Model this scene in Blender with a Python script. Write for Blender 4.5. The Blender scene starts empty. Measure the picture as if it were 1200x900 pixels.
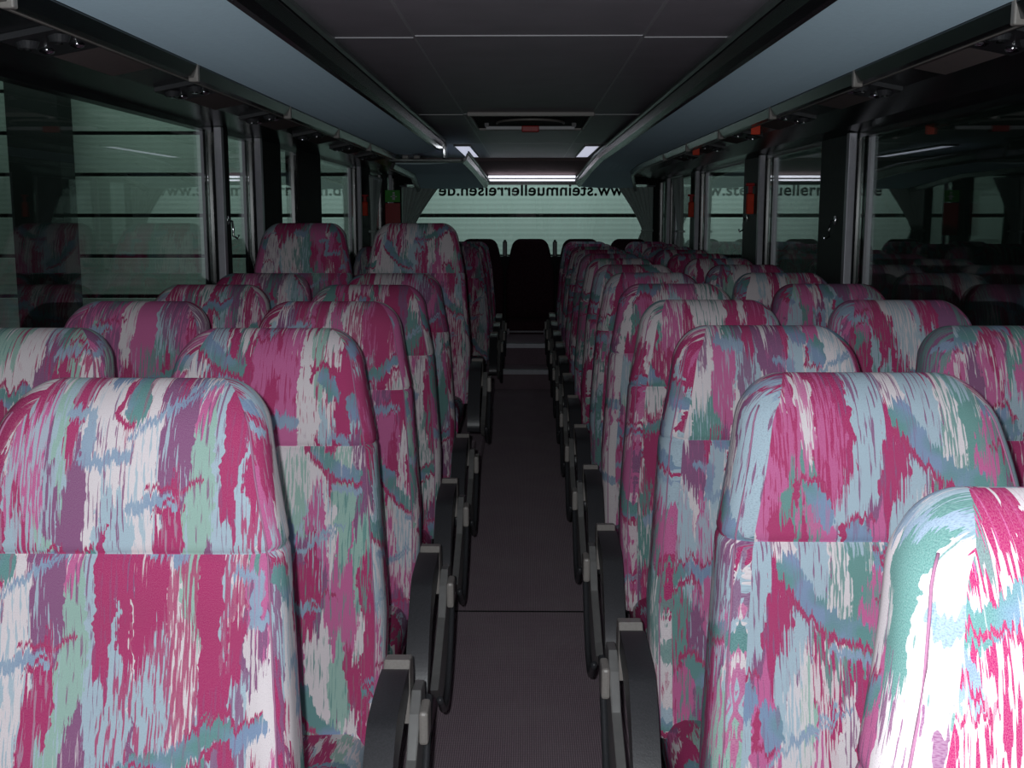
import bpy, bmesh, math, random
from mathutils import Vector, Matrix
R = math.radians
random.seed(7)
scn = bpy.context.scene
COL = scn.collection

# ---------------------------------------------------------------- camera, light, exposure
CAM_Z = 1.45
cam_d = bpy.data.cameras.new('camera'); cam = bpy.data.objects.new('camera', cam_d); COL.objects.link(cam)
cam.location = (0, 0, CAM_Z); cam.rotation_euler = (R(90-8.75), 0, R(0.75))
cam_d.sensor_width = 36; cam_d.lens = 39.0; cam_d.clip_start = .02; cam_d.clip_end = 100
scn.camera = cam
scn.view_settings.view_transform = 'Standard'; scn.view_settings.look = 'None'
scn.view_settings.exposure = 0.0; scn.view_settings.gamma = 1.0
scn.view_settings.use_curve_mapping = False
w = bpy.data.worlds.new('world'); scn.world = w; w.use_nodes = True
w.node_tree.nodes['Background'].inputs[0].default_value = (.35, .55, .6, 1)
w.node_tree.nodes['Background'].inputs[1].default_value = .0035

def light(name, typ, loc, rot, energy, color=(1, 1, 1), **kw):
    d = bpy.data.lights.new(name, typ); d.energy = energy; d.color = color
    for k, v in kw.items(): setattr(d, k, v)
    o = bpy.data.objects.new(name, d); o.location = loc; o.rotation_euler = rot; COL.objects.link(o)
    return o
# the camera's flash, a hand's breadth to the left of the lens
FLASH = light('camera_flash', 'SPOT', (-.028, .0, CAM_Z+.022), (R(90-2), 0, R(-9)), 98, (.93, .97, 1.0),
              spot_size=R(140), spot_blend=.7, shadow_soft_size=.008)
# unseen area lights added to brighten the garage door behind the coach
light('door_fill_light', 'AREA', (.2, 12.3, 3.6), (R(52), 0, 0), 58, (.80, 1.0, 1.0), shape='RECTANGLE', size=3.0, size_y=.4)
light('door_fill_light_left', 'AREA', (-5.0, 11.6, 4.1), (R(50), 0, 0), 36, (.76, 1.0, .92), shape='RECTANGLE', size=3.0, size_y=.4)

# ---------------------------------------------------------------- node helpers
class NT:
    def __init__(s, name):
        s.mat = bpy.data.materials.new(name); s.mat.use_nodes = True
        s.t = s.mat.node_tree; s.t.nodes.clear()
    def n(s, typ, **kw):
        x = s.t.nodes.new(typ)
        for k, v in kw.items(): setattr(x, k, v)
        return x
    def put(s, sock, v):
        if isinstance(v, bpy.types.NodeSocket): s.t.links.new(v, sock)
        elif v is not None: sock.default_value = v
    def m(s, op, a, b=None, c=None, clamp=False):
        x = s.n('ShaderNodeMath', operation=op, use_clamp=clamp)
        s.put(x.inputs[0], a); s.put(x.inputs[1], b); s.put(x.inputs[2], c)
        return x.outputs[0]
    def v(s, op, a, b=None, sc=None):
        x = s.n('ShaderNodeVectorMath', operation=op)
        s.put(x.inputs[0], a); s.put(x.inputs[1], b)
        if sc is not None: s.put(x.inputs['Scale'], sc)
        return x.outputs['Value'] if op in ('DOT_PRODUCT', 'LENGTH', 'DISTANCE') else x.outputs[0]
    def xyz(s, x=0., y=0., z=0.):
        c = s.n('ShaderNodeCombineXYZ'); s.put(c.inputs[0], x); s.put(c.inputs[1], y); s.put(c.inputs[2], z); return c.outputs[0]
    def sep(s, v):
        c = s.n('ShaderNodeSeparateXYZ'); s.put(c.inputs[0], v); return c.outputs
    def noise(s, vec, scale, detail=2., rough=.5, dim='3D'):
        x = s.n('ShaderNodeTexNoise', noise_dimensions=dim); s.put(x.inputs['Vector'], vec)
        x.inputs['Scale'].default_value = scale; x.inputs['Detail'].default_value = detail; x.inputs['Roughness'].default_value = rough
        return x.outputs[0]
    def mix(s, f, a, b):
        x = s.n('ShaderNodeMix', data_type='RGBA'); s.put(x.inputs[0], f)
        s.put(x.inputs[6], a); s.put(x.inputs[7], b); return x.outputs[2]
    def ramp(s, f, stops, interp='LINEAR'):
        x = s.n('ShaderNodeValToRGB'); x.color_ramp.interpolation = interp; e = x.color_ramp.elements
        while len(e) < len(stops): e.new(.5)
        for el, (p, c) in zip(e, stops): el.position = p; el.color = c
        s.put(x.inputs[0], f); return x.outputs[0]
    def finish(s, color, rough=.6, metallic=0., spec=.5, bump=None, bd=.002, bs=.4, emis=None, es=0., sheen=0., st=(1, 1, 1, 1)):
        p = s.n('ShaderNodeBsdfPrincipled'); s.put(p.inputs['Base Color'], color)
        s.put(p.inputs['Roughness'], rough); p.inputs['Metallic'].default_value = metallic
        p.inputs['Specular IOR Level'].default_value = spec
        if sheen: p.inputs['Sheen Weight'].default_value = sheen; p.inputs['Sheen Tint'].default_value = st
        if emis: p.inputs['Emission Color'].default_value = emis; p.inputs['Emission Strength'].default_value = es
        if bump is not None:
            b = s.n('ShaderNodeBump'); b.inputs['Strength'].default_value = bs; b.inputs['Distance'].default_value = bd
            s.put(b.inputs['Height'], bump); s.t.links.new(b.outputs[0], p.inputs['Normal'])
        o = s.n('ShaderNodeOutputMaterial'); s.t.links.new(p.outputs[0], o.inputs[0]); return s.mat

def lin(r, g, b):
    f = lambda c: (c/255/12.92) if c/255 <= .04045 else ((c/255+.055)/1.055)**2.4
    return (f(r), f(g), f(b), 1)

def simple(name, rgb, rough=.6, metallic=0., spec=.5, mott=.15, scale=30., bump=0., emis=None, es=0.):
    s = NT(name); tc = s.n('ShaderNodeTexCoord').outputs['Object']
    nz = s.noise(tc, scale, 3.)
    c = lin(*rgb); dk = tuple(x*(1-mott) for x in c[:3])+(1,); lt = tuple(min(1, x*(1+mott)) for x in c[:3])+(1,)
    col = s.ramp(nz, [(.3, dk), (.7, lt)])
    return s.finish(col, rough, metallic, spec, bump=nz if bump else None, bd=bump, emis=emis, es=es)

# ---------------------------------------------------------------- the seat fabric
def seat_fabric():
    s = NT('patterned_moquette')
    uv = s.n('ShaderNodeUVMap').outputs[0]
    oi = s.n('ShaderNodeObjectInfo')
    P = s.v('ADD', uv, oi.outputs['Color'])
    u, v_, _ = s.sep(P)
    # ikat fringe: neighbouring threads slip up and down against each other
    th = s.noise(s.xyz(s.m('MULTIPLY', u, 420.), s.m('MULTIPLY', v_, 9.)), 1., 1., .5, '2D')
    th2 = s.noise(s.xyz(s.m('MULTIPLY', u, 110.), s.m('MULTIPLY', v_, 6.)), 1., 1., .5, '2D')
    slip = s.m('ADD', s.m('MULTIPLY', s.m('SUBTRACT', th, .5), .08), s.m('MULTIPLY', s.m('SUBTRACT', th2, .5), .10))
    wob = s.m('MULTIPLY', s.m('SUBTRACT', s.noise(s.xyz(s.m('MULTIPLY', u, 12.), s.m('MULTIPLY', v_, 26.)), 1., 3., .6, '2D'), .5), .026)
    qu = s.m('ADD', u, wob); qv = s.m('ADD', v_, slip)
    def cells(fu, fv, off, ou=0.):
        x = s.n('ShaderNodeTexVoronoi', voronoi_dimensions='2D', feature='F1')
        s.put(x.inputs['Vector'], s.xyz(s.m('MULTIPLY_ADD', qu, fu, ou), s.m('MULTIPLY_ADD', qv, fv, off)))
        x.inputs['Scale'].default_value = 1.; x.inputs['Randomness'].default_value = .95
        return s.sep(x.outputs['Color'])
    W = lin(226, 218, 220); LB = lin(168, 194, 206); TG = lin(88, 148, 140); PK = lin(200, 92, 150)
    MG = lin(176, 0, 96); MV = lin(134, 76, 122); GR = lin(150, 190, 176); BL = lin(100, 130, 172)
    c1 = cells(21., 5.6, 3.3)
    col = s.ramp(c1[0], [(0, W), (.16, PK), (.32, LB), (.41, MV), (.55, TG), (.67, W), (.78, PK), (.86, GR), (.93, MG)], 'CONSTANT')
    c2 = cells(26., 6.5, 11.7, 5.1)
    col2 = s.ramp(c2[0], [(0, MG), (.34, W), (.62, LB), (.8, GR), (.9, PK)], 'CONSTANT')
    col = s.mix(s.m('GREATER_THAN', c2[1], .64), col, col2)
    # magenta brush marks, narrow and long
    c4 = cells(11., 4.1, 7.9, 2.2)
    strand = s.noise(s.xyz(s.m('MULTIPLY', u, 250.), s.m('MULTIPLY', v_, 16.)), 1., 2., .55, '2D')
    col4 = s.ramp(c4[0], [(0, MG), (.14, TG), (.34, W), (.54, MV), (.72, LB), (.86, PK)], 'CONSTANT')
    dens = s.m('MULTIPLY_ADD', c4[1], .30, .42)
    col = s.mix(s.m('MULTIPLY', s.m('GREATER_THAN', strand, dens), .85), col, col4)
    c3 = cells(40., 7., 29.2, 9.)
    col = s.mix(s.m('GREATER_THAN', c3[0], .86), col, MG)
    # pink areas are woven of magenta and white threads
    K = .000664
    TW, TH = 620*K, 760*K
    ku = s.m('MULTIPLY', s.m('SUBTRACT', s.noise(P, 60., 3.), .5), .020)
    kv = s.m('MULTIPLY', slip, .30)
    # a gentle bow so that the motifs are never ruled lines
    pu = s.m('WRAP', s.m('ADD', u, ku), TW, 0.)
    pv = s.m('WRAP', s.m('ADD', v_, kv), TH, 0.)
    p = s.xyz(pu, pv)
    def stroke_field(polys):
        best = None
        for pts, r in polys:
            pts = [(x*K, TH-y*K) for x, y in pts]
            for (ax, ay), (bx, by) in zip(pts[:-1], pts[1:]):
                ba = Vector((bx-ax, by-ay, 0)); L2 = ba.length_squared or 1e-9
                pa = s.v('SUBTRACT', p, (ax, ay, 0))
                h = s.m('MULTIPLY', s.v('DOT_PRODUCT', pa, tuple(ba)), 1/L2, clamp=True)
                q = s.v('SCALE', tuple(ba), sc=h)
                d = s.m('SUBTRACT', s.v('DISTANCE', pa, q), r*K)
                best = d if best is None else s.m('MINIMUM', best, d)
        return s.m('LESS_THAN', best, 0.)
    teal = stroke_field([
        ([(10, 190), (90, 168), (150, 150), (215, 92), (262, 118), (310, 86)], 21),
        ([(320, 450), (336, 486)], 26), ([(384, 512), (392, 552)], 24), ([(236, 372), (262, 425)], 22),
        ([(440, 215), (474, 290), (530, 335), (585, 356)], 27)])
    blue = stroke_field([
        ([(34, 190), (62, 255)], 16), ([(255, 560), (302, 562), (296, 640)], 11), ([(290, 657), (385, 636)], 12),
        ([(88, 505), (142, 516)], 20), ([(400, 742), (478, 730)], 15), ([(385, 602), (530, 497)], 5), ([(405, 588), (560, 500)], 4),
        ([(530, 386), (604, 404)], 10)])
    mag = stroke_field([
        ([(5, 178), (118, 179)], 5), ([(14, 186), (52, 236), (86, 268), (6, 276)], 5), ([(165, 176), (236, 120), (264, 160)], 6),
        ([(160, 108), (245, 62), (264, 96), (315, 64)], 5), ([(196, 384), (200, 350), (246, 344), (268, 380)], 7),
        ([(300, 500), (298, 436), (332, 420), (364, 438)], 6), ([(360, 512), (352, 570), (390, 580)], 6),
        ([(412, 236), (468, 312), (530, 362), (606, 382)], 7), ([(425, 712), (540, 690)], 5), ([(440, 800-40), (486, 722)], 4)])
    bl_mix = s.noise(P, 14., 2.)
    col = s.mix(blue, col, s.mix(bl_mix, BL, LB))
    col = s.mix(teal, col, s.mix(s.ramp(bl_mix, [(.42, (0, 0, 0, 1)), (.58, (1, 1, 1, 1))]), lin(84, 146, 142), lin(120, 150, 182)))
    col = s.mix(mag, col, lin(172, 10, 92))
    # weave: thread-fine flecks, and worn lighter/darker pile
    col = s.mix(s.m('MULTIPLY', s.m('GREATER_THAN', strand, .60), .38), col, col4)
    fl = s.noise(s.xyz(s.m('MULTIPLY', u, 1300.), s.m('MULTIPLY', v_, 800.)), 1., 1., .5, '2D')
    col = s.mix(s.ramp(fl, [(.30, (.0, .0, .0, 1)), (.9, (.2, .2, .2, 1))]), col, lin(236, 224, 232))
    col = s.mix(s.ramp(fl, [(.22, (.30, .30, .30, 1)), (.5, (0, 0, 0, 1))]), col, lin(110, 40, 96))
    wear = s.noise(P, 5., 3.)
    col = s.mix(s.ramp(wear, [(.3, (.12, .12, .12, 1)), (.7, (0, 0, 0, 1))]), col, lin(120, 110, 120))
    return s.finish(col, .95, spec=.12, bump=fl, bd=.0003, bs=.2)

FAB = seat_fabric()
def ribbed_carpet():
    s = NT('ribbed_carpet'); tc = s.n('ShaderNodeTexCoord').outputs['Object']
    x, y, z = s.sep(tc)
    rib = s.m('SINE', s.m('MULTIPLY', x, 2*math.pi/.0062)); crs = s.m('SINE', s.m('MULTIPLY', y, 2*math.pi/.010))
    h = s.m('MULTIPLY_ADD', crs, .35, rib)
    nz = s.noise(tc, 240., 2.); bg = s.noise(tc, 3.5, 3.)
    c = s.ramp(h, [(.0, lin(112, 92, 104)), (1., lin(190, 166, 176))])
    c = s.mix(s.ramp(nz, [(.35, (.5, .5, .5, 1)), (.65, (0, 0, 0, 1))]), c, lin(104, 90, 100))
    c = s.mix(s.ramp(bg, [(.4, (0, 0, 0, 1)), (.7, (.3, .3, .3, 1))]), c, lin(165, 158, 158))
    return s.finish(c, .95, spec=.1, bump=h, bd=.002, bs=.5, sheen=.35, st=(1, .82, .92, 1))
CARPET = ribbed_carpet()
def felt(name, rgb, k=.12, sheen=0.):
    s = NT(name); tc = s.n('ShaderNodeTexCoord').outputs['Object']
    a = s.noise(tc, 420., 2.); b = s.noise(tc, 60., 3.)
    f = s.m('ADD', s.m('MULTIPLY', a, .6), s.m('MULTIPLY', b, .4)); c = lin(*rgb)
    col = s.ramp(f, [(.35, tuple(x*(1-k) for x in c[:3])+(1,)), (.65, tuple(min(1, x*(1+k)) for x in c[:3])+(1,))])
    return s.finish(col, .95, spec=.1, bump=f, bd=.0012, bs=.4, sheen=sheen, st=(.62, .84, 1, 1))
RACKF = felt('pale_blue_grey_felt', (205, 228, 232), .06, sheen=.62)
CEIL = simple('ceiling_laminate', (186, 182, 190), .42, spec=.4, mott=.06, scale=6)
CEIL_SEAM = simple('ceiling_joint_strip', (204, 204, 208), .35, mott=.05)
BRN = felt('brown_grey_felt', (150, 132, 132))
BLACK = simple('black_gloss_trim', (20, 22, 25), .22, spec=.6, mott=.1)
BLKP = simple('black_soft_plastic', (56, 57, 60), .36, spec=.5, mott=.2, scale=300, bump=.0004)
DARK = simple('dark_lining', (26, 28, 29), .7, spec=.3, mott=.2)
DARKG = simple('dark_green_grey_panel', (50, 58, 55), .55, spec=.3, mott=.12)
GREYP = simple('grey_plastic', (150, 145, 140), .38, spec=.5, mott=.08, scale=200, bump=.0003)
ALU = simple('brushed_aluminium', (165, 165, 172), .38, metallic=.35, mott=.06)
CHROME = simple('chrome', (220, 222, 225), .12, metallic=1., mott=.03)
METALG = simple('galvanised_bracket', (150, 150, 148), .42, metallic=.5, mott=.08)
NOSE = simple('grey_green_plastic_edge', (92, 104, 100), .3, spec=.5, mott=.08)
PLATE = felt('warm_grey_plate', (128, 118, 116), .06)
RED = simple('red_plastic', (190, 25, 30), .4, mott=.05)
ORANGE = simple('orange_fabric', (235, 62, 22), .6, mott=.1)
GREEN = simple('green_sign_plate', (70, 190, 60), .5, mott=.05)
WHITEP = simple('white_print', (235, 238, 235), .5, mott=.02)
CURT = felt('grey_green_curtain_cloth', (196, 212, 206), .1)
INK = simple('black_lettering_film', (8, 10, 14), .6, mott=.1)
BENCH = felt('black_speckled_cloth', (62, 40, 48), .5)
PIPE = felt('pink_white_piping', (170, 120, 150), .1)
LAMPM = simple('lamp_diffuser', (225, 225, 232), .4, mott=.02, emis=(.80, .82, 1, 1), es=.6)
TUBEM = simple('fluorescent_tube', (240, 240, 245), .3, mott=.01, emis=(.88, .88, 1, 1), es=1.5)
CONC = simple('garage_concrete', (58, 62, 60), .9, mott=.25, scale=4)
WALLD = simple('dark_garage_wall', (34, 42, 38), .85, mott=.3, scale=2)
POST = simple('dark_steel_column', (14, 16, 16), .8, mott=.2, scale=5)

def door_panel_mat():
    s = NT('corrugated_door_panel'); tc = s.n('ShaderNodeTexCoord').outputs['Object']
    x, y, z = s.sep(tc)
    wv = s.m('SINE', s.m('MULTIPLY', z, 2*math.pi/.0625))
    st = s.noise(s.xyz(s.m('MULTIPLY', x, 2.), y, s.m('MULTIPLY', z, .25)), 1., 4., .6)
    c = s.ramp(wv, [(0., lin(196, 205, 198)), (.25, lin(203, 212, 206)), (1., lin(205, 214, 206))])
    c = s.mix(s.ramp(st, [(.45, (0, 0, 0, 1)), (.75, (.3, .3, .3, 1))]), c, lin(170, 180, 170))
    return s.finish(c, 1., spec=0., bump=wv, bd=.0016, bs=.3)
DOORM = door_panel_mat()

def glass_mat(name, tint):
    s = NT(name)
    lw = s.n('ShaderNodeLayerWeight'); lw.inputs['Blend'].default_value = .5
    f = s.m('POWER', lw.outputs['Facing'], 5.); F = s.m('MULTIPLY_ADD', f, .96, .04)
    t = s.n('ShaderNodeBsdfTransparent'); t.inputs[0].default_value = tint
    g = s.n('ShaderNodeBsdfGlossy'); g.inputs['Roughness'].default_value = .0; g.inputs[0].default_value = (1, 1, 1, 1)
    m = s.n('ShaderNodeMixShader'); s.put(m.inputs[0], F); s.t.links.new(t.outputs[0], m.inputs[1]); s.t.links.new(g.outputs[0], m.inputs[2])
    o = s.n('ShaderNodeOutputMaterial'); s.t.links.new(m.outputs[0], o.inputs[0]); return s.mat
GLASS = glass_mat('tinted_window_glass', (.80, .86, .84, 1))
RGLASS = glass_mat('rear_window_glass', (.93, .97, .96, 1))

# ---------------------------------------------------------------- mesh helpers
def link(name, me, mat, parent=None, smooth=False):
    o = bpy.data.objects.new(name, me); COL.objects.link(o)
    if mat: me.materials.append(mat)
    if smooth:
        for p in me.polygons: p.use_smooth = True
    if parent: o.parent = parent
    return o
def bm_obj(name, bm, mat, parent=None, smooth=False):
    bmesh.ops.recalc_face_normals(bm, faces=bm.faces[:])
    me = bpy.data.meshes.new(name); bm.to_mesh(me); bm.free()
    return link(name, me, mat, parent, smooth)
def empty(name, loc, rz=0.):
    o = bpy.data.objects.new(name, None); o.location = loc; o.rotation_euler = (0, 0, rz); COL.objects.link(o); o.empty_display_size = .1
    return o
def tag(o, label=None, cat=None, group=None, kind=None):
    if label: o['label'] = label
    if cat: o['category'] = cat
    if group: o['group'] = group
    if kind: o['kind'] = kind
    return o
def abox(bm, x0, x1, y0, y1, z0, z1, bevel=0., seg=2):
    r = bmesh.ops.create_cube(bm, size=1.); vs = r['verts']
    for v in vs: v.co = Vector((x0+(v.co.x+.5)*(x1-x0), y0+(v.co.y+.5)*(y1-y0), z0+(v.co.z+.5)*(z1-z0)))
    if bevel:
        es = list({e for v in vs for e in v.link_edges})
        bmesh.ops.bevel(bm, geom=es, offset=bevel, segments=seg, profile=.5, affect='EDGES')
    return vs
def box(name, x0, x1, y0, y1, z0, z1, mat, parent=None, bevel=0., seg=2):
    bm = bmesh.new(); abox(bm, x0, x1, y0, y1, z0, z1, bevel, seg)
    return bm_obj(name, bm, mat, parent, smooth=False)
def prism_y(bm, prof, y0, y1):           # closed profile in x,z swept along y
    a = [bm.verts.new((x, y0, z)) for x, z in prof]; b = [bm.verts.new((x, y1, z)) for x, z in prof]
    n = len(prof)
    for i in range(n): bm.faces.new((a[i], a[(i+1) % n], b[(i+1) % n], b[i]))
    bm.faces.new(a); bm.faces.new(b[::-1])
def prism_x(bm, prof, x0, x1, bevel=0.):           # closed profile in y,z swept along x
    a = [bm.verts.new((x0, y, z)) for y, z in prof]; b = [bm.verts.new((x1, y, z)) for y, z in prof]
    n = len(prof)
    for i in range(n): bm.faces.new((a[i], a[(i+1) % n], b[(i+1) % n], b[i]))
    fa = bm.faces.new(a); fb = bm.faces.new(b[::-1])
    if bevel:
        bmesh.ops.bevel(bm, geom=list(fa.edges)+list(fb.edges), offset=bevel, segments=3, profile=.5, affect='EDGES')
def loft_y(bm, sections):                # [(y, profile)] same point count, closed ends
    rings = [[bm.verts.new((x, y, z)) for x, z in pr] for y, pr in sections]
    n = len(rings[0])
    for r0, r1 in zip(rings[:-1], rings[1:]):
        for i in range(n): bm.faces.new((r0[i], r0[(i+1) % n], r1[(i+1) % n], r1[i]))
    bm.faces.new(rings[0]); bm.faces.new(rings[-1][::-1])
def tube(bm, pts, r, n=8, closed=False):
    pts = [Vector(p) for p in pts]; rings = []
    for i, p in enumerate(pts):
        a = pts[max(i-1, 0)]; b = pts[min(i+1, len(pts)-1)]; t = (b-a).normalized()
        ref = Vector((0, 0, 1)) if abs(t.z) < .95 else Vector((1, 0, 0))
        u = t.cross(ref).normalized(); w2 = t.cross(u)
        rings.append([bm.verts.new(p+(u*math.cos(2*math.pi*k/n)+w2*math.sin(2*math.pi*k/n))*r) for k in range(n)])
    for r0, r1 in zip(rings[:-1], rings[1:]):
        for k in range(n): bm.faces.new((r0[k], r0[(k+1) % n], r1[(k+1) % n], r1[k]))
    bm.faces.new(rings[0]); bm.faces.new(rings[-1][::-1])
def lerp_tab(tab, s):
    for (a, va), (b, vb) in zip(tab[:-1], tab[1:]):
        if s <= b:
            t = max(0, (s-a)/(b-a)); t = t*t*(3-2*t); return va+(vb-va)*t
    return tab[-1][1]

# ---------------------------------------------------------------- the coach shell (setting)
HW = 1.34          # half width at the glass
Y0, Y1 = -.7, 11.45
Z_CEIL, Z_SILL, Z_HEAD = CAM_Z+.52, .92, {1: CAM_Z+.322, -1: CAM_Z+.365}
def struct(o): o['kind'] = 'structure'; return o
PODH = .07
struct(box('floor', -.262, .262, Y0, 9.15, -.06, 0., CARPET))
bm = bmesh.new(); abox(bm, -.262, .262, 3.905, 3.913, .0, .0025)
struct(bm_obj('trim_1', bm, DARK))
struct(box('floor_left', -HW, -.266, Y0, 9.15, -.06, PODH, CARPET, bevel=.01))
struct(box('floor_right', .266, HW, Y0, 9.15, -.06, PODH, CARPET, bevel=.01))
# the two steps at the back of the aisle and the raised rear deck
struct(box('floor_rear', -HW, HW, 9.53, Y1, -.06, .33, CARPET))
struct(box('floor_step', -HW, HW, 9.15, 9.53, -.06, .155, CARPET))
def nosing(y, z, x0, x1, label):
    bm = bmesh.new(); prism_x(bm, [(y-.012, z-.03), (y-.012, z+.006), (y+.05, z+.006), (y+.05, z+.001), (y-.001, z+.001), (y-.001, z-.03)], x0, x1)
    o = bm_obj('step_nosing', bm, ALU); tag(o, label, 'step edge', 'bright metal edges of the rear aisle steps')
nosing(9.15, .155, -.215, .215, 'bright aluminium edge strip on the lower step at the aisle end')
nosing(9.53, .33, -.19, .19, 'bright aluminium edge strip on the upper step at the aisle end')

def side_wall(sg, name):
    bm = bmesh.new()
    abox(bm, *sorted((sg*HW, sg*(HW+.08))), Y0, Y1, -.06, Z_SILL)
    abox(bm, *sorted((sg*HW, sg*(HW+.08))), Y0, Y1, Z_HEAD[sg], Z_CEIL+.1)
    return struct(bm_obj(name, bm, DARK))
side_wall(-1, 'wall_left'); side_wall(1, 'wall_right')
# rear wall: below and above the rear window, and its corner posts
RWY = 11.45
bm = bmesh.new()
abox(bm, -HW, HW, RWY, RWY+.08, -.06, CAM_Z-.50); abox(bm, -HW, HW, RWY, RWY+.08, CAM_Z+.30, Z_CEIL+.1)
abox(bm, -HW, -1.24, RWY, RWY+.08, CAM_Z-.5, CAM_Z+.30); abox(bm, 1.24, HW, RWY, RWY+.08, CAM_Z-.5, CAM_Z+.30)
struct(bm_obj('wall_rear', bm, DARK))
# ceiling with joints
ceil = struct(box('ceiling', -HW, HW, Y0, Y1, Z_CEIL, Z_CEIL+.06, CEIL))
def joint(n, x0, x1, y0, y1):
    o = struct(box('trim_%d' % n, x0, x1, y0, y1, Z_CEIL-.0025, Z_CEIL, CEIL_SEAM))
k = 2
for x in (-.335, .345): joint(k, x-.004, x+.004, Y0, 10.7); k += 1
for y in (.9, 3.4, 6.02, 8.5):
    joint(k, -.335, .345, y-.004, y+.004); k += 1
    joint(k, -.60, -.335, y+.03, y+.038); k += 1
    joint(k, .345, .60, y+.03, y+.038); k += 1
# the brown felt header above the rear window
bm = bmesh.new(); prism_x(bm, [(10.75, Z_CEIL), (10.75, Z_CEIL-.03), (11.1, CAM_Z+.40), (11.2, CAM_Z+.37), (RWY, CAM_Z+.37), (RWY, Z_CEIL)], -HW, HW)
struct(bm_obj('trim_%d' % k, bm, BRN)); k += 1
# door-like dark window pillars with their slim aluminium strips
pill = {-1: [(-.2, .3), (4.87, 5.05), (5.58, 6.12), (6.58, 7.3), (8.9, 9.6), (10.45, 10.8)], 1: [(-.2, .25), (4.66, 5.15), (6.40, 6.95), (8.78, 9.2), (10.6, 10.9)]}
strips = {-1: [4.84, 5.55, 8.86, 10.9], 1: [4.62, 6.36, 8.74, 10.5]}
hooks = []
wn = 1
for sg in (-1, 1):
    for a, b in pill[sg]:
        o = struct(box('trim_%d' % k, *sorted((sg*(HW-.004), sg*(HW+.07))), a, b, Z_SILL, Z_HEAD[sg], DARKG if sg > 0 else DARK)); k += 1
    for y in strips[sg]:
        bm = bmesh.new(); abox(bm, *sorted((sg*(HW-.036), sg*(HW-.004))), y-.02, y+.02, Z_SILL, Z_HEAD[sg], .003)
        struct(bm_obj('trim_%d' % k, bm, ALU)); k += 1
    # sill rail and head rail and the panes between pillars
    edges = [Y0]+[e for ab in pill[sg] for e in ab]+[Y1]
    edges = [e for e in edges]
    gaps = [(edges[i], edges[i+1]) for i in range(0, len(edges), 2) if edges[i+1]-edges[i] > .12]
    for a, b in gaps:
        bm = bmesh.new()
        xx = sorted((sg*(HW+.0), sg*(HW+.05)))
        abox(bm, *xx, a, b, Z_SILL, Z_SILL+.03); abox(bm, *xx, a, b, Z_HEAD[sg]-.02, Z_HEAD[sg])
        abox(bm, *xx, a, a+.015, Z_SILL+.03, Z_HEAD[sg]-.02); abox(bm, *xx, b-.015, b, Z_SILL+.03, Z_HEAD[sg]-.02)
        wo = struct(bm_obj('window_%d' % wn, bm, BLACK)); wn += 1
        box('pane', *sorted((sg*(HW+.018), sg*(HW+.024))), a+.01, b-.01, Z_SILL+.02, Z_HEAD[sg]-.01, GLASS, wo)
# rear window
bm = bmesh.new()
for (x0, x1, z0, z1) in ((-1.24, 1.24, CAM_Z+.285, CAM_Z+.30), (-1.24, 1.24, CAM_Z-.50, CAM_Z-.47), (-1.24, -1.22, CAM_Z-.47, CAM_Z+.285), (1.22, 1.24, CAM_Z-.47, CAM_Z+.285)):
    abox(bm, x0, x1, RWY+.0, RWY+.05, z0, z1)
rw = struct(bm_obj('window_%d' % wn, bm, BLACK))
bm = bmesh.new(); abox(bm, -1.23, 1.23, -.003, .003, -.39, .39)
pane = bm_obj('pane', bm, RGLASS, rw); pane.location = (0, RWY+.038, CAM_Z-.09); pane.rotation_euler = (R(4), 0, 0)
# web address on the rear glass: read from outside, so mirrored from in here
cu = bpy.data.curves.new('lettering', 'FONT'); cu.body = 'www.steinmuellerreisen.de'; cu.size = .172; cu.align_x = 'CENTER'; cu.offset = .0035; cu.extrude = .0008; cu.space_character = 1.04
tmp = bpy.data.objects.new('tmp', cu); COL.objects.link(tmp)
dg = bpy.context.evaluated_depsgraph_get(); me = bpy.data.meshes.new_from_object(tmp.evaluated_get(dg)); bpy.data.objects.remove(tmp)
xs = [v.co.x for v in me.vertices]; wd = max(xs)-min(xs); kx = 2.02/wd
for v in me.vertices: v.co.x *= kx
me.materials.clear()
txt = link('lettering', me, INK, rw); txt.location = (.105, RWY+.075, CAM_Z+.180); txt.rotation_euler = (R(90), 0, R(180))
txt['label'] = 'black web address lettering reading backwards from inside'

# ---------------------------------------------------------------- the garage outside
struct(box('floor_outside', -12, 12, -4, 16, -1.1, -1.0, CONC))
g = empty('garage_door', (0, 14.0, -1.0)); tag(g, 'wide pale ribbed sectional garage door behind the coach with dark joints', 'garage door')
box('door_frame', -9.3, 3.1, .05, .12, 0, 4.9, POST, g)
for i in range(10):
    z0 = 2.42+.506*(i-5)+.022; z1 = z0+.506-.044
    if i == 0: z0 = .02
    box('door_section', -9.2, 3.0, 0, .05, z0-.0, z1, DOORM, g, bevel=.008)
struct(box('wall_outside', 3.1, 3.3, -4, 14.2, -1., 5., WALLD))
for nm, x0, x1, lab in (('steel_column', -5.95, -5.35, 'thick dark garage column seen through the front left side window'),):
    c = box(nm, x0, x1, 12.9, 13.3, -1., 4.9, POST); tag(c, lab, 'column')

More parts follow.
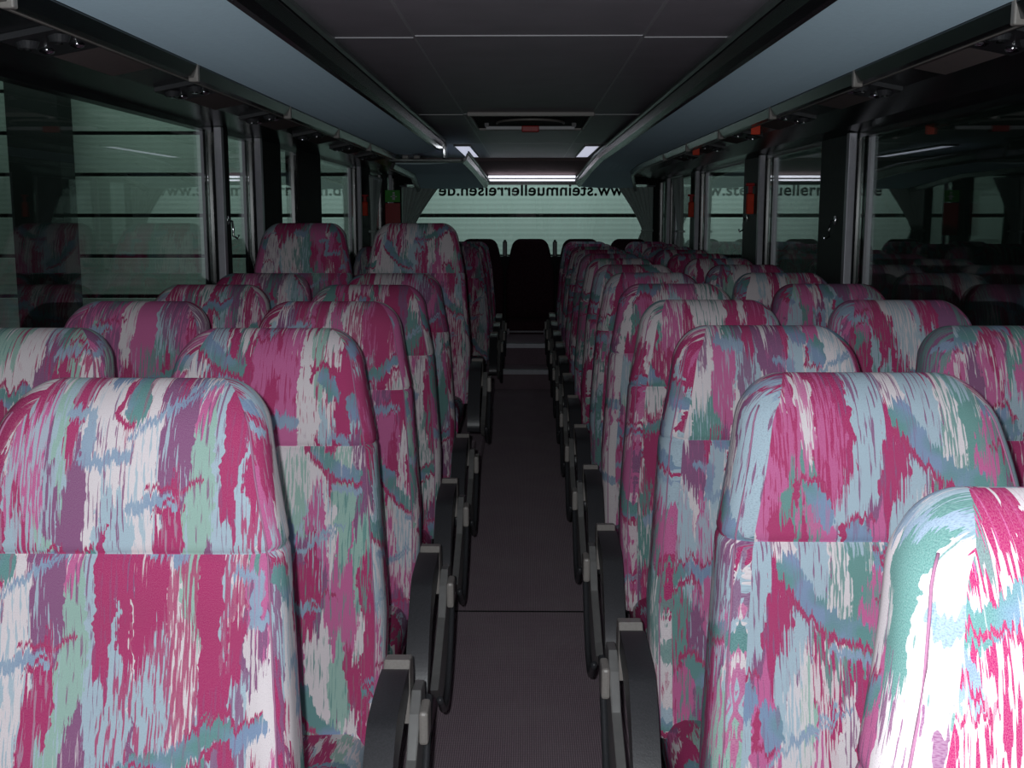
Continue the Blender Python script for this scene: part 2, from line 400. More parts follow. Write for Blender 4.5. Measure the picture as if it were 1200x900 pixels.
# ---------------------------------------------------------------- seats
L = .80
T_REC = math.tan(R(14.5))
def backrest_mesh():
    N_F, N_C, N_S, N_B = 22, 5, 3, 10
    hw_t = [(0, .255), (.25, .255), (.575, .226), (.80, .180)]
    lt = lambda tb, q: next(va+(vb-va)*max(0, (q-a)/(b-a)) for (a, va), (b, vb) in zip(tb[:-1], tb[1:]) if q <= b+1e-6)
    th_t = [(0, .115), (.30, .135), (.50, .122), (.575, .114), (.66, .116), (.80, .105)]
    fo_t = [(0, .03), (.30, .018), (.50, .006), (.575, .0), (.68, .008), (.80, -.004)]   # forward bow of the padding
    S = [i*.0225 for i in range(25)] + [.562, .568, .572, .575, .578, .582, .590, .60]
    S = sorted(set([round(x, 4) for x in S]))
    Rc = .068
    top = []
    for i in range(0, 19):
        a = i/18*math.pi/2; top.append(L-Rc+Rc*math.sin(a))
    s = .62
    while s < L-Rc-.005: S.append(round(s, 4)); s += .02
    S = [x for x in S if x < L-Rc-.002]+top
    S = sorted(S)
    bm = bmesh.new(); uvl = bm.loops.layers.uv.new('UVMap')
    rings = []; arcs = []
    for s in S:
        hw = lt(hw_t, s); ht = lerp_tab(th_t, s)/2; fo = lerp_tab(fo_t, s)
        if s > L-Rc:
            q = (s-(L-Rc))/Rc; c = math.sqrt(max(0, 1-q*q))
            hw = hw-Rc*.92*(1-c); 
        Rt = .055
        if s > L-Rt:
            q = (s-(L-Rt))/Rt; ht = max(.0015, ht*math.sqrt(max(0, 1-q*q)))
        g = abs(s-.575)
        gr = math.exp(-(g/.005)**2)
        hw -= .003*gr; ht2 = ht-.006*gr
        g2 = math.exp(-((s-.36)/.005)**2); ht2 -= .003*g2
        r = min(.042, ht*.85, hw*.5)
        pts = []
        # front (y negative), from x=0 side going to +x is split so the seam sits at the back centre
        def crown(x): # shallow hollow in the middle of the lower back, crown in the head part
            t = x/max(hw, 1e-3)
            k1 = lerp_tab([(0, -.014), (.45, -.016), (.56, 0), (.80, .010)], s)
            return k1*(1-t*t)*(ht/.06 if s > L-Rt else 1)
        xf = hw-r
        for i in range(N_F+1):
            x = -xf+2*xf*i/N_F
            pts.append((x, -(ht2+crown(x))))
        for i in range(1, N_C+1):
            a = math.pi/2*i/N_C; pts.append((xf+r*math.sin(a), -(ht2-r)-r*math.cos(a)))
        for i in range(1, N_S+1): pts.append((hw, -(ht-r)+2*(ht-r)*i/(N_S)))
        for i in range(1, N_C+1):
            a = math.pi/2*i/N_C; pts.append((xf+r*math.cos(a), (ht-r)+r*math.sin(a)))
        for i in range(1, N_B+1): pts.append((xf-2*xf*i/N_B, ht))
        for i in range(1, N_C+1):
            a = math.pi/2*i/N_C; pts.append((-xf-r*math.sin(a), (ht-r)+r*math.cos(a)))
        for i in range(1, N_S+1): pts.append((-hw, (ht-r)-2*(ht-r)*i/N_S))
        for i in range(1, N_C): 
            a = math.pi/2*i/N_C; pts.append((-xf-r*math.cos(a), -(ht2-r)-r*math.sin(a)))
        yc = -(L-s)*T_REC - fo*.6 + (.028*((s-.6)/.2)**2 if s > .6 else 0)
        rings.append([bm.verts.new((x, y+yc, s)) for x, y in pts]); arcs.append(pts)
    n = len(rings[0])
    def uvof(k, si, seg):
        x, y = arcs[si][k]; s = S[si]
        if k <= N_F+0: u = x
        elif k <= N_F+N_C+N_S+N_C: u = .23+(y+.06)*1.0+.0
        elif k <= N_F+N_C*2+N_S+N_B: u = .6-x
        else: u = -.23-(y+.06)
        return u, s
    for si in range(len(S)-1):
        for k in range(n):
            k2 = (k+1) % n
            f = bm.faces.new((rings[si][k], rings[si][k2], rings[si+1][k2], rings[si+1][k])); f.smooth = True
            du, dv = (0, 0) if S[si] >= .5745 else (.17, .21)
            if N_F+2 <= k: du += .31; dv += .13
            for lp, (kk, ss) in zip(f.loops, ((k, si), (k2, si), (k2, si+1), (k, si+1))):
                # faces that straddle a zone boundary take the zone of their first corner
                x, y = arcs[ss][kk]
                if k < N_F+2: u = x if kk <= N_F else (.19+(x-.19) if kk <= N_F+2 else x)
                elif k < N_F+N_C+N_S+N_C: u = .23+y+.06+(.0)
                elif k < N_F+2*N_C+N_S+N_B: u = .6-x
                else: u = -.23-(y+.06)
                lp[uvl].uv = (u+du, S[ss]+dv)
    for r_ in (rings[0], rings[-1][::-1]):
        f = bm.faces.new(r_[::-1]); f.smooth = True
        for lp in f.loops: lp[uvl].uv = (lp.vert.co.x, L)
    # path of the piping along the front corners
    path = []
    ci = N_F+2
    for sg in (1, -1):
        pl = []
        for si, s in enumerate(S):
            if s > L-.03: break
            x, y, z = rings[si][ci].co
            pl.append((sg*(x+.0005), y-.0008, z))
        path.append(pl)
    bmesh.ops.recalc_face_normals(bm, faces=bm.faces[:])
    me = bpy.data.meshes.new('backrest'); bm.to_mesh(me); bm.free(); me.materials.append(FAB)
    return me, path
BACK_ME, PIPE_PATH = backrest_mesh()
bm = bmesh.new()
for pl in PIPE_PATH: tube(bm, pl[::2], .0015, 6)
bmesh.ops.recalc_face_normals(bm, faces=bm.faces[:]); PIPE_ME = bpy.data.meshes.new('piping'); bm.to_mesh(PIPE_ME); bm.free(); PIPE_ME.materials.append(PIPE)
for p in PIPE_ME.polygons: p.use_smooth = True

def cushion_mesh():
    bm = bmesh.new(); uvl = bm.loops.layers.uv.new('UVMap')
    nx, ny = 16, 18; hwx, y0, y1 = .228, -.68, -.20
    def top(x, y):
        t = (y-y0)/(y1-y0); z = .475-.035*t + .012*(abs(x)/hwx)**3 - .006
        e = .05
        def edge(d): return (math.sqrt(max(0, 1-(1-min(1, d/e))**2))-1)*.05
        return z+edge(hwx-abs(x))+edge(y-y0)*1.3
    def sx(i, n, a, b):       # denser near the edges
        t = i/n; t = .5-.5*math.cos(math.pi*t); return a+(b-a)*t
    V = [[bm.verts.new((sx(i, nx, -hwx, hwx), sx(j, ny, y0, y1), top(sx(i, nx, -hwx, hwx), sx(j, ny, y0, y1)))) for j in range(ny+1)] for i in range(nx+1)]
    for i in range(nx):
        for j in range(ny): bm.faces.new((V[i][j], V[i+1][j], V[i+1][j+1], V[i][j+1]))
    rim = [V[i][0] for i in range(nx+1)]+[V[nx][j] for j in range(1, ny+1)]+[V[i][ny] for i in range(nx-1, -1, -1)]+[V[0][j] for j in range(ny-1, 0, -1)]
    low = [bm.verts.new((v.co.x*.98, v.co.y*.995, .34)) for v in rim]; n = len(rim)
    for i in range(n): bm.faces.new((rim[i], low[i], low[(i+1) % n], rim[(i+1) % n]))
    bm.faces.new(low)
    for f in bm.faces:
        f.smooth = True
        for lp in f.loops: lp[uvl].uv = (lp.vert.co.x*1.0+lp.vert.co.z*.3, lp.vert.co.y-lp.vert.co.z)
    bmesh.ops.recalc_face_normals(bm, faces=bm.faces[:]); me = bpy.data.meshes.new('cushion'); bm.to_mesh(me); bm.free(); me.materials.append(FAB)
    return me
CUSH_ME = cushion_mesh()
def mesh_of(build, mat, name, smooth=False):
    bm = bmesh.new(); build(bm); bmesh.ops.recalc_face_normals(bm, faces=bm.faces[:])
    me = bpy.data.meshes.new(name); bm.to_mesh(me); bm.free(); me.materials.append(mat)
    if smooth:
        for p in me.polygons: p.use_smooth = True
    return me
def b_base(bm):
    abox(bm, -.205, .205, -.62, -.20, .255, .345, .012)
def b_leg(bm):
    prism_x(bm, [(-.50, .0), (-.28, .0), (-.30, .02), (-.34, .26), (-.44, .26), (-.48, .02)], -.015, .015)
BASE_ME = mesh_of(b_base, DARK, 'seat_base'); LEG_ME = mesh_of(b_leg, DARKG, 'seat_legs')
# armrest built for an aisle on the -x side (right-hand seats); mirrored for the others.
AX = -.292      # centre of the arm, relative to the seat centre
AZ = .60
def arm_meshes(sg, oy):
    X = lambda a, b: sorted((sg*a, sg*b))
    def hinge(bm):
        x0, x1 = X(AX-.026, AX+.024); prism_x(bm, [(oy-.035, AZ-.10), (oy-.035, AZ+.008), (oy-.02, AZ+.020), (oy+.02, AZ+.014), (oy+.035, AZ-.02), (oy+.03, AZ-.12)], x0, x1, .004)
    def pad(bm):
        x0, x1 = X(AX-.025, AX+.025)
        top = [(oy-.03, AZ+.006), (oy-.05, AZ+.014), (oy-.15, AZ+.012), (oy-.235, AZ+.004), (oy-.265, AZ-.018), (oy-.32, AZ-.075), (oy-.375, AZ-.150), (oy-.40, AZ-.205), (oy-.395, AZ-.235), (oy-.375, AZ-.24)]
        for _ in range(3):
            q = [top[0]]
            for (a1, b1), (a2, b2) in zip(top[:-1], top[1:]): q += [(a1*.75+a2*.25, b1*.75+b2*.25), (a1*.25+a2*.75, b1*.25+b2*.75)]
            top = q+[top[-1]]
        bot = [(oy-.33, AZ-.185), (oy-.27, AZ-.115), (oy-.21, AZ-.065), (oy-.12, AZ-.05), (oy-.03, AZ-.045)]
        prism_x(bm, top+bot, x0, x1, .010)
    def shell(bm):
        x0, x1 = X(AX-.046, AX-.027)
        pr = [(oy+.05, AZ-.05)]
        for i in range(13):
            a = i/12; y = oy+.06-.42*a; z = AZ-.10-.19*math.sin(math.pi*min(1, a*1.02)*.80)
            pr.append((y, z))
        pr += [(oy-.30, AZ-.20), (oy-.12, AZ-.13), (oy-.06, AZ-.07), (oy-.02, AZ-.04)]
        prism_x(bm, pr, x0, x1, .003)
    def rim(bm):
        pts = []
        for i in range(15):
            a = i/14; pts.append((sg*(AX-.052), oy+.07-.46*a, AZ-.09-.22*math.sin(math.pi*min(1, a*1.02)*.80)))
        tube(bm, pts, .008, 8)
    def lever(bm):
        x0, x1 = X(AX-.064, AX-.046); abox(bm, x0, x1, oy-.085, oy-.02, AZ-.12, AZ-.055, .006)
    return [('hinge', mesh_of(hinge, GREYP, 'hinge')), ('arm_pad', mesh_of(pad, BLKP, 'arm_pad')), ('side_shell', mesh_of(shell, METALG, 'side_shell')),
            ('shell_rim', mesh_of(rim, BLKP, 'shell_rim', True)), ('recline_lever', mesh_of(lever, GREYP, 'recline_lever'))]
ARMS = {1: arm_meshes(1, -.17), -1: arm_meshes(-1, -.30)}

def child(name, me, parent):
    o = bpy.data.objects.new(name, me); COL.objects.link(o); o.parent = parent; return o
nshift = [0]
def make_seat(side, aisle):
    t = empty('coach_seat', (0, 0, 0))
    b = child('backrest', BACK_ME, t); b.location = (0, 0, .41); 
    c = child('piping', PIPE_ME, b)
    child('cushion', CUSH_ME, t); child('seat_base', BASE_ME, t); [setattr(child('pedestal', LEG_ME, t), 'location', (q, 0, 0)) for q in (-.145, .145)]
    if aisle:
        a = empty('armrest', (0, 0, 0)); a.parent = t
        for nm, me in ARMS[side]: child(nm, me, a)
    return t
def copy_tree(o, parent=None):
    c = o.copy(); COL.objects.link(c)
    if parent: c.parent = parent
    for ch in list(o.children): copy_tree(ch, c)
    return c
protos = {}
def put_seat(side, aisle, x, y, label, group, shift, dz=0., rz=0.):
    key = (side, aisle)
    if key not in protos: protos[key] = make_seat(side, aisle); o = protos[key]
    else: o = copy_tree(protos[key])
    o.location = (x, y, dz); o.rotation_euler = (0, 0, rz)
    for ch in o.children:
        if ch.name.startswith('backrest'): ch.color = (shift[0], shift[1], 0, 1)
        elif ch.name.startswith('cushion'): ch.color = (shift[0]+1.37, shift[1]+.71, 0, 1)
        elif ch.name.startswith('pedestal'):
            pass
    tag(o, label, 'seat', group)
    return o
ORD = ['first', 'second', 'third', 'fourth', 'fifth', 'sixth', 'seventh', 'eighth', 'ninth', 'tenth', 'eleventh', 'twelfth', 'thirteenth']
G = 'patterned coach seats in pairs'
srnd = random.Random(5)
def sh(): return (srnd.uniform(0, 9), srnd.uniform(0, 9))
PITCH = .72
# right of the aisle
put_seat(1, True, .508, .93, 'brightly lit pink patterned seat cut off in the bottom right corner of the photo', G, (4.31, 2.2))
for i in range(12):
    y = 1.65+PITCH*i; lab = '%s full patterned seat from the front, beside the aisle on its right' % ORD[i]
    shf = sh()
    put_seat(1, True, .508, y, lab, G, shf)
for i in range(12):
    y = 1.65+PITCH*i
    if i == 0: continue
    lab = '%s patterned seat from the front along the right windows' % ORD[i-1]
    put_seat(1, False, 1.035, y, lab, G, sh())
# left of the aisle
for i in range(5):
    y = 1.58+PITCH*i
    put_seat(-1, True, -.535-(.03 if i == 0 else 0), y, '%s patterned seat from the front, beside the aisle on its left' % ORD[i], G, sh())
    if i: put_seat(-1, False, -1.065, y, '%s patterned seat from the front along the left windows' % ORD[i-1], G, sh())
put_seat(-1, True, -.51, 5.18, 'tall raised patterned seat beside the aisle, standing above the left rows', G, sh(), dz=.195)
put_seat(-1, False, -1.03, 5.18, 'tall raised patterned seat beside the left windows, standing above the left rows', G, sh(), dz=.195)
box_p = box('floor_raised', -HW, -.27, 4.62, 5.75, PODH, PODH+.195, CARPET, bevel=.005); struct(box_p)
for i, y in enumerate((8.15, 8.87, 9.6)):
    put_seat(-1, True, -.52, y, 'dark patterned seat left of the aisle, %s behind the raised seats' % ORD[i], G, sh())
    put_seat(-1, False, -1.05, y, 'dark patterned left window seat, %s behind the raised seats' % ORD[i], G, sh())
# seats stand on the podiums: lift the legs
for o in list(bpy.data.objects):
    if o.name.startswith('pedestal'):
        o.scale.z = (.255-PODH)/.255; o.location.z = PODH
for o in list(COL.objects):
    if o.parent and o.name.startswith('pedestal') and o.parent.location.y > 9.0:
        o.scale.z = .15/.255*.6; o.location.z = .165

# rear bench: five dark seats under the rear window
BY = 10.95
def b_rb(bm):
    prof = []
    n = 10; hb, htp, H, r = .235, .165, .80, .075
    tab = [(0, .235), (.45, .235), (.62, .20), (.8, .17)]
    S = [0, .15, .3, .45, .5, .55, .6, .65, .70]+[H-r+r*math.sin(i/6*math.pi/2) for i in range(1, 7)]
    rings = []
    for s in S:
        hw = lerp_tab(tab, s); ht = .055
        if s > H-r: q = (s-(H-r))/r; c = math.sqrt(max(0, 1-q*q)); hw -= r*(1-c); ht = max(.004, ht*c**.7) if c > 0 else .004
        yc = -(H-s)*.2
        pts = []
        for k in range(24):
            a = 2*math.pi*k/24; ca, sa = math.cos(a), math.sin(a)
            pts.append((hw*math.copysign(abs(ca)**.35, ca), yc+ht*math.copysign(abs(sa)**.5, sa)))
        rings.append([bm.verts.new((x, y, s)) for x, y in pts])
    for r0, r1 in zip(rings[:-1], rings[1:]):
        for k in range(24): bm.faces.new((r0[k], r0[(k+1) % 24], r1[(k+1) % 24], r1[k]))
    bm.faces.new(rings[0]); bm.faces.new(rings[-1][::-1])
RB = mesh_of(b_rb, BENCH, 'backrest', True)
def b_rc(bm): abox(bm, -.235, .235, -.60, -.15, .0, .14, .035, 4)
RC = mesh_of(b_rc, BENCH, 'cushion', True)
rlab = ['at the far left corner', 'second from the left', 'facing down the aisle', 'second from the right', 'at the far right corner']
first = None
for i, x in enumerate((-.955, -.46, .035, .53, 1.0)):
    if first is None:
        first = empty('rear_bench_seat', (0, 0, 0)); b = child('backrest', RB, first); b.location.z = .0
        b.location.z = .10; child('cushion', RC, first).location.z = -.02; o = first
    else: o = copy_tree(first)
    o.location = (x, BY, .33); 
    tag(o, 'dark seat of the rear bench under the back window, %s' % rlab[i], 'seat', 'five seats of the rear bench')
for ch in list(COL.objects):
    if ch.parent and ch.parent.name.startswith('rear_bench_seat') and ch.name.startswith('backrest'): ch.scale.z = .7725/.80
rb = box('bench_plinth', -1.2, 1.25, BY-.50, BY+.0, .33, .42-.005, DARK); 
bpy.data.objects.remove(rb)
pl = empty('bench_frame', (0, BY-.3, .33)); tag(pl, 'black boxed frame under the rear bench with a thin metal rail', 'frame')
bm = bmesh.new(); abox(bm, -1.22, 1.28, -.22, .2, 0, .0005); bm.free()
o = box('rail', -.20, .20, -.335, -.32, .02, .035, CHROME, pl)
for x in (-.17, .17): box('rail_foot', x-.012, x+.012, -.34, -.315, .0, .055, CHROME, pl, bevel=.003)
# ledge behind the bench under the window
lg = box('parcel_ledge', -HW+.01, HW-.01, BY+.10, 11.26, CAM_Z-.50, CAM_Z-.425, DARK); tag(lg, 'dark ledge behind the rear bench under the back window', 'ledge')
for i, x in enumerate((-.215, .28)):
    bm = bmesh.new(); abox(bm, -.022, .022, -.02, .02, 0, .15, .008); tube(bm, [(0, 0, .0), (0, 0, .165)], .012)
    o = bm_obj('belt_anchor', bm, BLKP); o.location = (x, BY+.125, CAM_Z-.425-.04+.04)
    tag(o, 'small black belt anchor on the back ledge, %s of the middle rear headrest' % ('left', 'right')[i], 'belt anchor', 'belt anchors between rear headrests')

# ---------------------------------------------------------------- luggage racks
def rack(sg, y0, y1, z_in, x_in, z_out, x_out, label, secs=None, brk=(), front_y=None):
    t = empty('luggage_rack', (sg*x_in, y0, CAM_Z+z_in)); tag(t, label, 'luggage rack', 'overhead luggage racks')
    base = Vector((sg*x_in, y0, CAM_Z+z_in))
    secs = secs or [(y0, x_in, z_in, x_out, z_out), (y1, x_in, z_in, x_out, z_out)]
    def put(name, prof_fn, mat, bevel=None):
        bm = bmesh.new()
        loft_y(bm, [(y-base.y, [(sg*x-base.x, CAM_Z+z-base.z) for x, z in prof_fn(xi, zi, xo, zo)]) for y, xi, zi, xo, zo in secs])
        return bm_obj(name, bm, mat, t)
    def shelf(xi, zi, xo, zo):
        pts = []
        for i in range(7):
            a = i/6; pts.append((xi+(xo-xi)*a, zi+(zo-zi)*a-.010*math.sin(math.pi*a)))
        return pts+[(xo, zo+.012), (xi, zi+.012)]
    put('felt_underside', shelf, RACKF)
    def nose(xi, zi, xo, zo):
        return [(xi-.002, zi-.004), (xi-.018, zi-.002), (xi-.034, zi+.014), (xi-.045, zi+.045), (xi-.045, zi+.058), (xi-.036, zi+.060), (xi-.026, zi+.03), (xi-.006, zi+.020), (xi-.002, zi+.012)]
    put('glossy_edge', nose, BLACK)
    def rail(xi, zi, xo, zo): return [(xi-.049, zi+.050), (xi-.056, zi+.058), (xi-.056, zi+.070), (xi-.049, zi+.076), (xi-.042, zi+.070), (xi-.042, zi+.058)]
    put('grab_rail', rail, NOSE)
    def outer(xi, zi, xo, zo):
        return [(xo+.002, zo-.004), (xo+.012, zo-.035), (xo+.035, zo-.038), (xo+.04, zo-.03), (xo+.02, zo+.02), (xo+.002, zo+.02)]
    put('outer_rail', outer, BLACK)
    def line(xi, zi, xo, zo): return [(xo+.034, zo-.040), (xo+.040, zo-.040), (xo+.040, zo-.034), (xo+.034, zo-.034)]
    put('bright_line', line, GREYP)
    for by in brk:
        bm = bmesh.new(); abox(bm, *sorted((sg*(x_out+.0)-base.x, sg*(x_out+.028)-base.x)), by-.0-base.y, by+.02-base.y, CAM_Z+z_out-.046-base.z, CAM_Z+z_out+.006-base.z, .004)
        bm_obj('bracket', bm, GREYP, t)
    return t
rearR = [(Y0, .63, .43, .925, .40), (9.4, .63, .43, .925, .40), (10.2, .60, .38, .93, .375), (11.15, .53, .26, 1.05, .25)]
rack(1, Y0, 11.15, .43, .63, .40, .925, 'long pale felt-bottomed luggage rack along the right side under the ceiling', rearR, brk=[2.2, 3.25, 4.35, 5.5, 6.6, 7.7])
rack(-1, Y0, 7.75, .43, .61, .40, .895, 'long pale felt-bottomed luggage rack along the front left side under the ceiling', None, brk=[2.0, 3.1, 4.3, 5.4, 6.5])
rearL = [(7.98, .46, .36, .93, .345), (9.6, .46, .34, .95, .33), (11.15, .42, .25, 1.05, .245)]
rack(-1, 7.98, 11.15, .36, .46, .345, .93, 'short lower luggage rack section at the rear left, behind the folded screen', rearL)

# service channel between rack and window head
def service(sg, name, n0):
    bm = bmesh.new(); loft_y(bm, [(y, [(sg*.935, CAM_Z+.43), (sg*.975, CAM_Z+.405), (sg*1.13, CAM_Z+.375), (sg*1.25, CAM_Z+(.335 if sg > 0 else .368)), (sg*HW, Z_HEAD[sg]), (sg*HW, CAM_Z+.50), (sg*.935, CAM_Z+.50)]) for y in (Y0, 11.2)])
    return struct(bm_obj(name, bm, BLACK))
service(1, 'trim_80', 0); service(-1, 'trim_81', 0)
def psu(sg, yc, label, group):
    # z of the sloping channel at x
    def zc(x): return CAM_Z+(.405+(x-.975)*(.375-.405)/.155 if x < 1.13 else .375+(x-1.13)*(-.04)/.12)
    t = empty('service_unit', (sg*1.08, yc, zc(1.08))); tag(t, label, 'service unit', group)
    b = t.location
    bm = bmesh.new()
    def slab(x0, x1, y0, y1, th):
        pr = [(sg*x0-b.x, zc(x0)-b.z-.0005), (sg*x1-b.x, zc(x1)-b.z-.0005), (sg*x1-b.x, zc(x1)-b.z-th), (sg*x0-b.x, zc(x0)-b.z-th)]
        prism_y(bm, pr, y0, y1)
    slab(.99, 1.125, -.05, .34, .008); bm_obj('speaker_plate', bm, PLATE, t)
    bm = bmesh.new(); slab(.99, 1.125, -.32, -.07, .014); bm_obj('lamp_plate', bm, BLKP, t)
    for dx, dy in ((1.02, -.26), (1.09, -.26)):
        bm = bmesh.new(); r = bmesh.ops.create_cone(bm, cap_ends=True, segments=20, radius1=.020, radius2=.026, depth=.016)
        o = bm_obj('air_nozzle', bm, BLKP, t); o.location = (sg*dx-b.x, dy, zc(dx)-b.z-.021)
        bm = bmesh.new(); bmesh.ops.create_cone(bm, cap_ends=True, segments=16, radius1=.009, radius2=.009, depth=.004)
        q = bm_obj('nozzle_ring', bm, CHROME, o); q.location = (0, 0, -.010)
    for dx, dy in ((1.02, -.16), (1.09, -.16)):
        bm = bmesh.new(); bmesh.ops.create_uvsphere(bm, u_segments=16, v_segments=8, radius=.017)
        for v in bm.verts: v.co.z *= .55
        o = bm_obj('reading_light', bm, CHROME, t, True); o.location = (sg*dx-b.x, dy, zc(dx)-b.z-.018)
for sg, sd in ((1, 'right'), (-1, 'left')):
    for i, y in enumerate([1.75, 2.75, 3.75, 4.75, 5.75, 6.75, 7.75]):
        psu(sg, y, 'passenger panel with grey plate and reading lights over the %s windows, %s from the front' % (sd, ORD[i]), 'passenger panels under the %s rack' % sd)

# ---------------------------------------------------------------- ceiling fittings
h = empty('roof_hatch', (.02, 6.45, Z_CEIL)); tag(h, 'recessed dark roof hatch with a red handle on the ceiling', 'roof hatch')
bm = bmesh.new()
for (x0, x1, y0, y1) in ((-.33, .33, -.55, -.53), (-.33, .33, .46, .48), (-.33, -.31, -.53, .46), (.31, .33, -.53, .46)): abox(bm, x0, x1, y0, y1, -.022, 0, .003)
bm_obj('hatch_frame', bm, GREYP, h)
box('hatch_lid', -.31, .31, -.53, .46, -.008, -.001, DARK, h)
bm = bmesh.new(); prism_x(bm, [(-.52, -.009), (-.42, -.009), (-.10, -.050), (-.06, -.05), (.44, -.009), (.44, -.008), (-.52, -.008)], -.26, .26)
bm.free()
bm = bmesh.new(); tube(bm, [(-.19*math.cos(a), .02-.26*math.sin(a), -.013) for a in [math.pi*i/20 for i in range(21)]], .007); bm_obj('arched_rib', bm, GREYP, h, True)
box('handle_bar', -.255, .255, .06, .085, -.046, -.026, CEIL_SEAM, h, bevel=.003)
for x in (-.25, .25): box('bar_support', x-.012, x+.012, .055, .09, -.03, -.008, BLKP, h)
box('red_handle', -.05, .05, .045, .10, -.060, -.024, RED, h, bevel=.006)
for i, (x0, x1) in enumerate(((-.56, -.43), (.44, .56))):
    t = empty('ceiling_light', ((x0+x1)/2, 9.5, Z_CEIL)); hx = (x1-x0)/2
    tag(t, 'small rectangular lit ceiling light %s, near the rear window' % ('beside the left rack', 'beside the right rack')[i], 'ceiling light', 'pair of rear ceiling lights')
    box('diffuser', -hx+.008, hx-.008, -.85, .85, -.012, -.002, LAMPM, t)
    bm = bmesh.new()
    for q in ((-hx, hx, -.865, -.85), (-hx, hx, .85, .865), (-hx, -hx+.008, -.85, .85), (hx-.008, hx, -.85, .85)): abox(bm, *q, -.016, 0)
    bm_obj('light_frame', bm, BLACK, t)
t = empty('rear_strip_light', (.02, 11.15, CAM_Z+.345)); tag(t, 'bright double tube strip light across the top of the rear window', 'strip light')
for dz, r_ in ((.012, .011), (-.022, .008)):
    bm = bmesh.new(); tube(bm, [(-.40, 0, dz), (.46, 0, dz)], r_, 12); bm_obj('tube', bm, TUBEM, t, True)
box('tube_tray', -.42, .48, .02, .06, -.045, .028, BLACK, t); 
for x in (-.41, .47): box('end_cap', x-.01, x+.01, -.02, .02, -.04, .028, BLKP, t)

# folded screen on the end of the left rack
m = empty('folded_screen', (-.62, 7.85, CAM_Z+.36)); tag(m, 'small folded screen on a chrome bracket at the end of the front left rack', 'screen')
bm = bmesh.new(); abox(bm, -.34, .18, -.06, .12, -.008, .010, .006); bm_obj('screen_panel', bm, BLKP, m)
bm = bmesh.new(); abox(bm, -.33, .165, -.064, -.0595, -.006, .008); bm_obj('grey_lip', bm, NOSE, m)
bm = bmesh.new(); abox(bm, .035, .065, -.055, -.02, .012, .15, .008); abox(bm, .0, .04, -.055, -.02, .125, .155, .008); bm_obj('chrome_bracket', bm, CHROME, m)
for dx in (-.22, -.14): box('connector', dx-.02, dx+.02, -.06, -.03, .012, .035, GREYP, m, bevel=.004)

# ---------------------------------------------------------------- curtains
def curtain(loc, rz, w, hgt, label, group, phase, hook=1):
    t = empty('curtain', loc, rz); tag(t, label, 'curtain', group)
    bm = bmesh.new(); nz, nx = 40, 48
    rows = []
    for j in range(nz+1):
        a = j/nz; z = -hgt*a
        tie = .62
        if a < tie: q = 1-(a/tie); ww = w*(.30+.70*(q**1.25)); cx = -hook*(w*.5-ww*.5)*1.0
        else: q = (a-tie)/(1-tie); ww = w*(.30+.12*math.sin(q*math.pi)); cx = -hook*(w*.5-ww*.5)
        rows.append([(cx+(-.5+i/nx)*ww, .018*math.sin(i/nx*2*math.pi*7+phase+a*1.2)*(.55+.45*abs(a-tie))+.004*math.sin(i*1.7), z) for i in range(nx+1)])
    F = [[bm.verts.new(p) for p in r] for r in rows]; B = [[bm.verts.new((p[0], p[1]+.004, p[2])) for p in r] for r in rows]
    for j in range(nz):
        for i in range(nx):
            bm.faces.new((F[j][i], F[j][i+1], F[j+1][i+1], F[j+1][i])); bm.faces.new((B[j][i], B[j+1][i], B[j+1][i+1], B[j][i+1]))
        bm.faces.new((F[j][0], F[j+1][0], B[j+1][0], B[j][0])); bm.faces.new((F[j][nx], B[j][nx], B[j+1][nx], F[j+1][nx]))
    for i in range(nx):
        bm.faces.new((F[0][i], B[0][i], B[0][i+1], F[0][i+1])); bm.faces.new((F[nz][i], F[nz][i+1], B[nz][i+1], B[nz][i]))
    bm_obj('cloth', bm, CURT, t, True)
    ww = w*.32; bm = bmesh.new(); cx = -hook*(w*.5-ww*.5)
    abox(bm, cx-ww/2-.004, cx+ww/2+.004, -.026, .028, -hgt*.635, -hgt*.61, .004); bm_obj('tie_band', bm, CURT, t)
    bm = bmesh.new(); tube(bm, [(-w*.5-.02, .01, .008), (w*.5+.02, .01, .008)], .005); bm_obj('curtain_rod', bm, ALU, t)
curtain((1.09, 11.30, CAM_Z+.262), 0, .36, .70, 'grey green tied curtain at the right end of the rear window', 'curtains by the rear window', .3, hook=-1)
curtain((-1.07, 11.30, CAM_Z+.262), 0, .38, .70, 'grey green tied curtain at the left end of the rear window', 'curtains by the rear window', 1.3, hook=1)
curtain((1.25, 9.35, CAM_Z+.29), R(90), .62, .70, 'grey green tied curtain against the last right side window', 'curtains on side windows', .9)
curtain((-1.25, 9.35, CAM_Z+.29), R(90), .62, .70, 'grey green tied curtain against the last left side window', 'curtains on side windows', 2.1)

# ---------------------------------------------------------------- emergency hammers, hooks, sign
def hammer(sg, y, zc, hgt, label):
    t = empty('emergency_hammer', (sg*(HW-.02), y, CAM_Z+zc)); tag(t, label, 'emergency hammer', 'orange emergency hammer holders')
    s_ = -sg
    box('holder', *sorted((s_*-.012, s_*.030)), -.02, .02, -hgt/2, hgt*.16, ORANGE, t, bevel=.006)
    bm = bmesh.new(); abox(bm, *sorted((s_*-.004, s_*.022)), -.012, .012, hgt*.16, hgt*.42, .005); abox(bm, *sorted((s_*-.014, s_*.036)), -.014, .014, hgt*.40, hgt*.5, .005)
    bm_obj('hammer_grip', bm, RED, t)
hammer(1, 6.62, .085, .18, 'long orange emergency hammer beside the second right window strip')
hammer(1, 8.98, .06, .18, 'orange emergency hammer beside the third right window strip')
hammer(-1, 9.1, .065, .17, 'orange emergency hammer beside the left rear window strip')
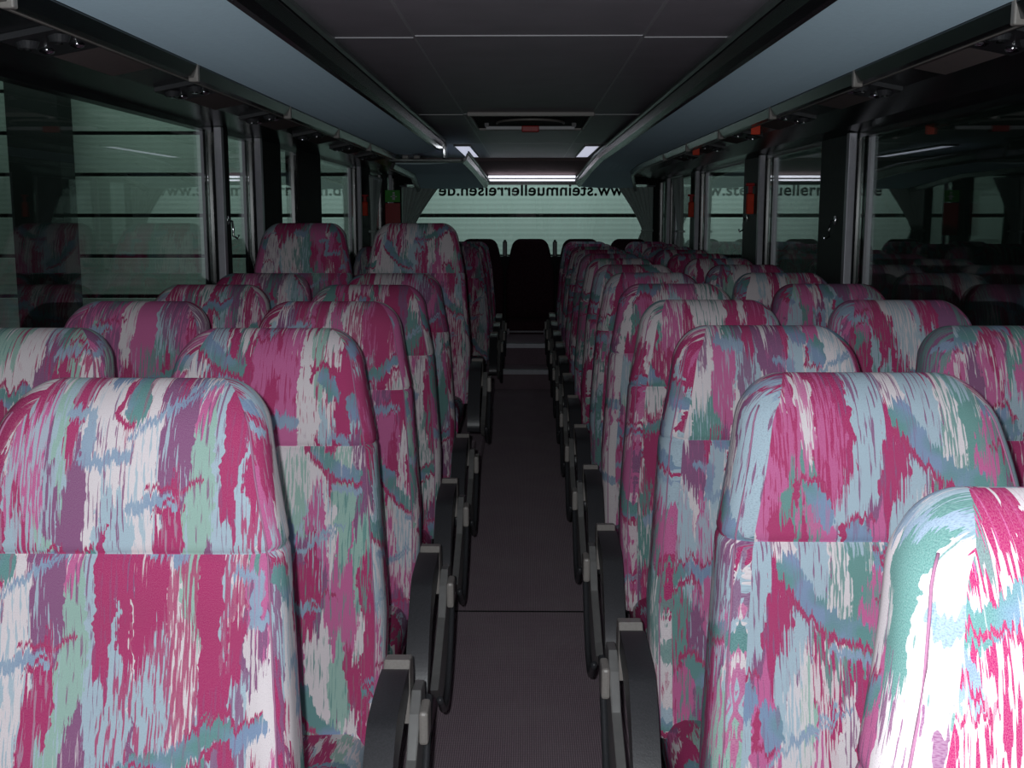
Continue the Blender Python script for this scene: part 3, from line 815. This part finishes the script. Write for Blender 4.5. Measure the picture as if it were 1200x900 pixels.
def hanging(x, y, z, label):
    t = empty('seat_number_tag', (x, y, z))
    tag(t, label, 'tag', 'orange tags under the right rack'); box('plate', -.02, .02, -.003, .003, -.06, .0, ORANGE, t, bevel=.002); box('clip', -.006, .006, -.006, .006, -.002, .012, BLKP, t)
hanging(.985, 4.9, CAM_Z+.395, 'small orange tag hanging under the right rack, the nearer one'); hanging(.985, 6.6, CAM_Z+.395, 'small orange tag hanging under the right rack, the farther one')
for (sg, y, lab) in ((1, 4.86, 'small chrome coat hook on the dark right pillar nearest the camera'), (1, 6.8, 'small chrome coat hook on the second dark right pillar'), (-1, 4.98, 'small chrome coat hook on the dark left pillar nearest the camera')):
    bm = bmesh.new(); x = sg*(HW-.006)
    tube(bm, [(x, y, CAM_Z-.03), (x-sg*.022, y, CAM_Z-.036), (x-sg*.026, y, CAM_Z-.07), (x-sg*.024, y, CAM_Z-.10), (x-sg*.045, y, CAM_Z-.112), (x-sg*.05, y, CAM_Z-.095)], .005, 8)
    abox(bm, *sorted((x, x-sg*.005)), y-.012, y+.012, CAM_Z-.05, CAM_Z-.01, .002)
    o = bm_obj('coat_hook', bm, CHROME, None, True); tag(o, lab, 'coat hook', 'coat hooks on the window pillars')
t = empty('exit_sign', (-1.255, 10.6, CAM_Z+.155)); tag(t, 'small green emergency exit sign over a red panel at the rear left', 'sign')
box('green_plate', -.088, .06, -.004, .004, -.05, .06, GREEN, t, bevel=.002)
bm = bmesh.new(); abox(bm, -.012, .012, -.0065, -.0042, -.03, .02); abox(bm, -.03, .03, -.0065, -.0042, -.004, .004); abox(bm, -.010, .010, -.0065, -.0042, .026, .042)
bm_obj('white_figure', bm, WHITEP, t)
box('red_panel', -.088, .06, -.003, .005, -.36, -.06, RED, t, bevel=.003)

# stair rail with chrome foot at the left aisle edge
t = empty('stair_rail', (-.29, 7.25, PODH)); tag(t, 'short black post with chrome collar at the left aisle edge by the stairwell', 'rail')
bm = bmesh.new(); tube(bm, [(0, 0, 0), (0, 0, .34)], .016, 12); bm_obj('post', bm, BLKP, t, True)
bm = bmesh.new(); tube(bm, [(0, 0, .02), (0, 0, .06)], .022, 12); tube(bm, [(0, 0, .26), (0, 0, .30)], .020, 12); bm_obj('collar', bm, CHROME, t, True)
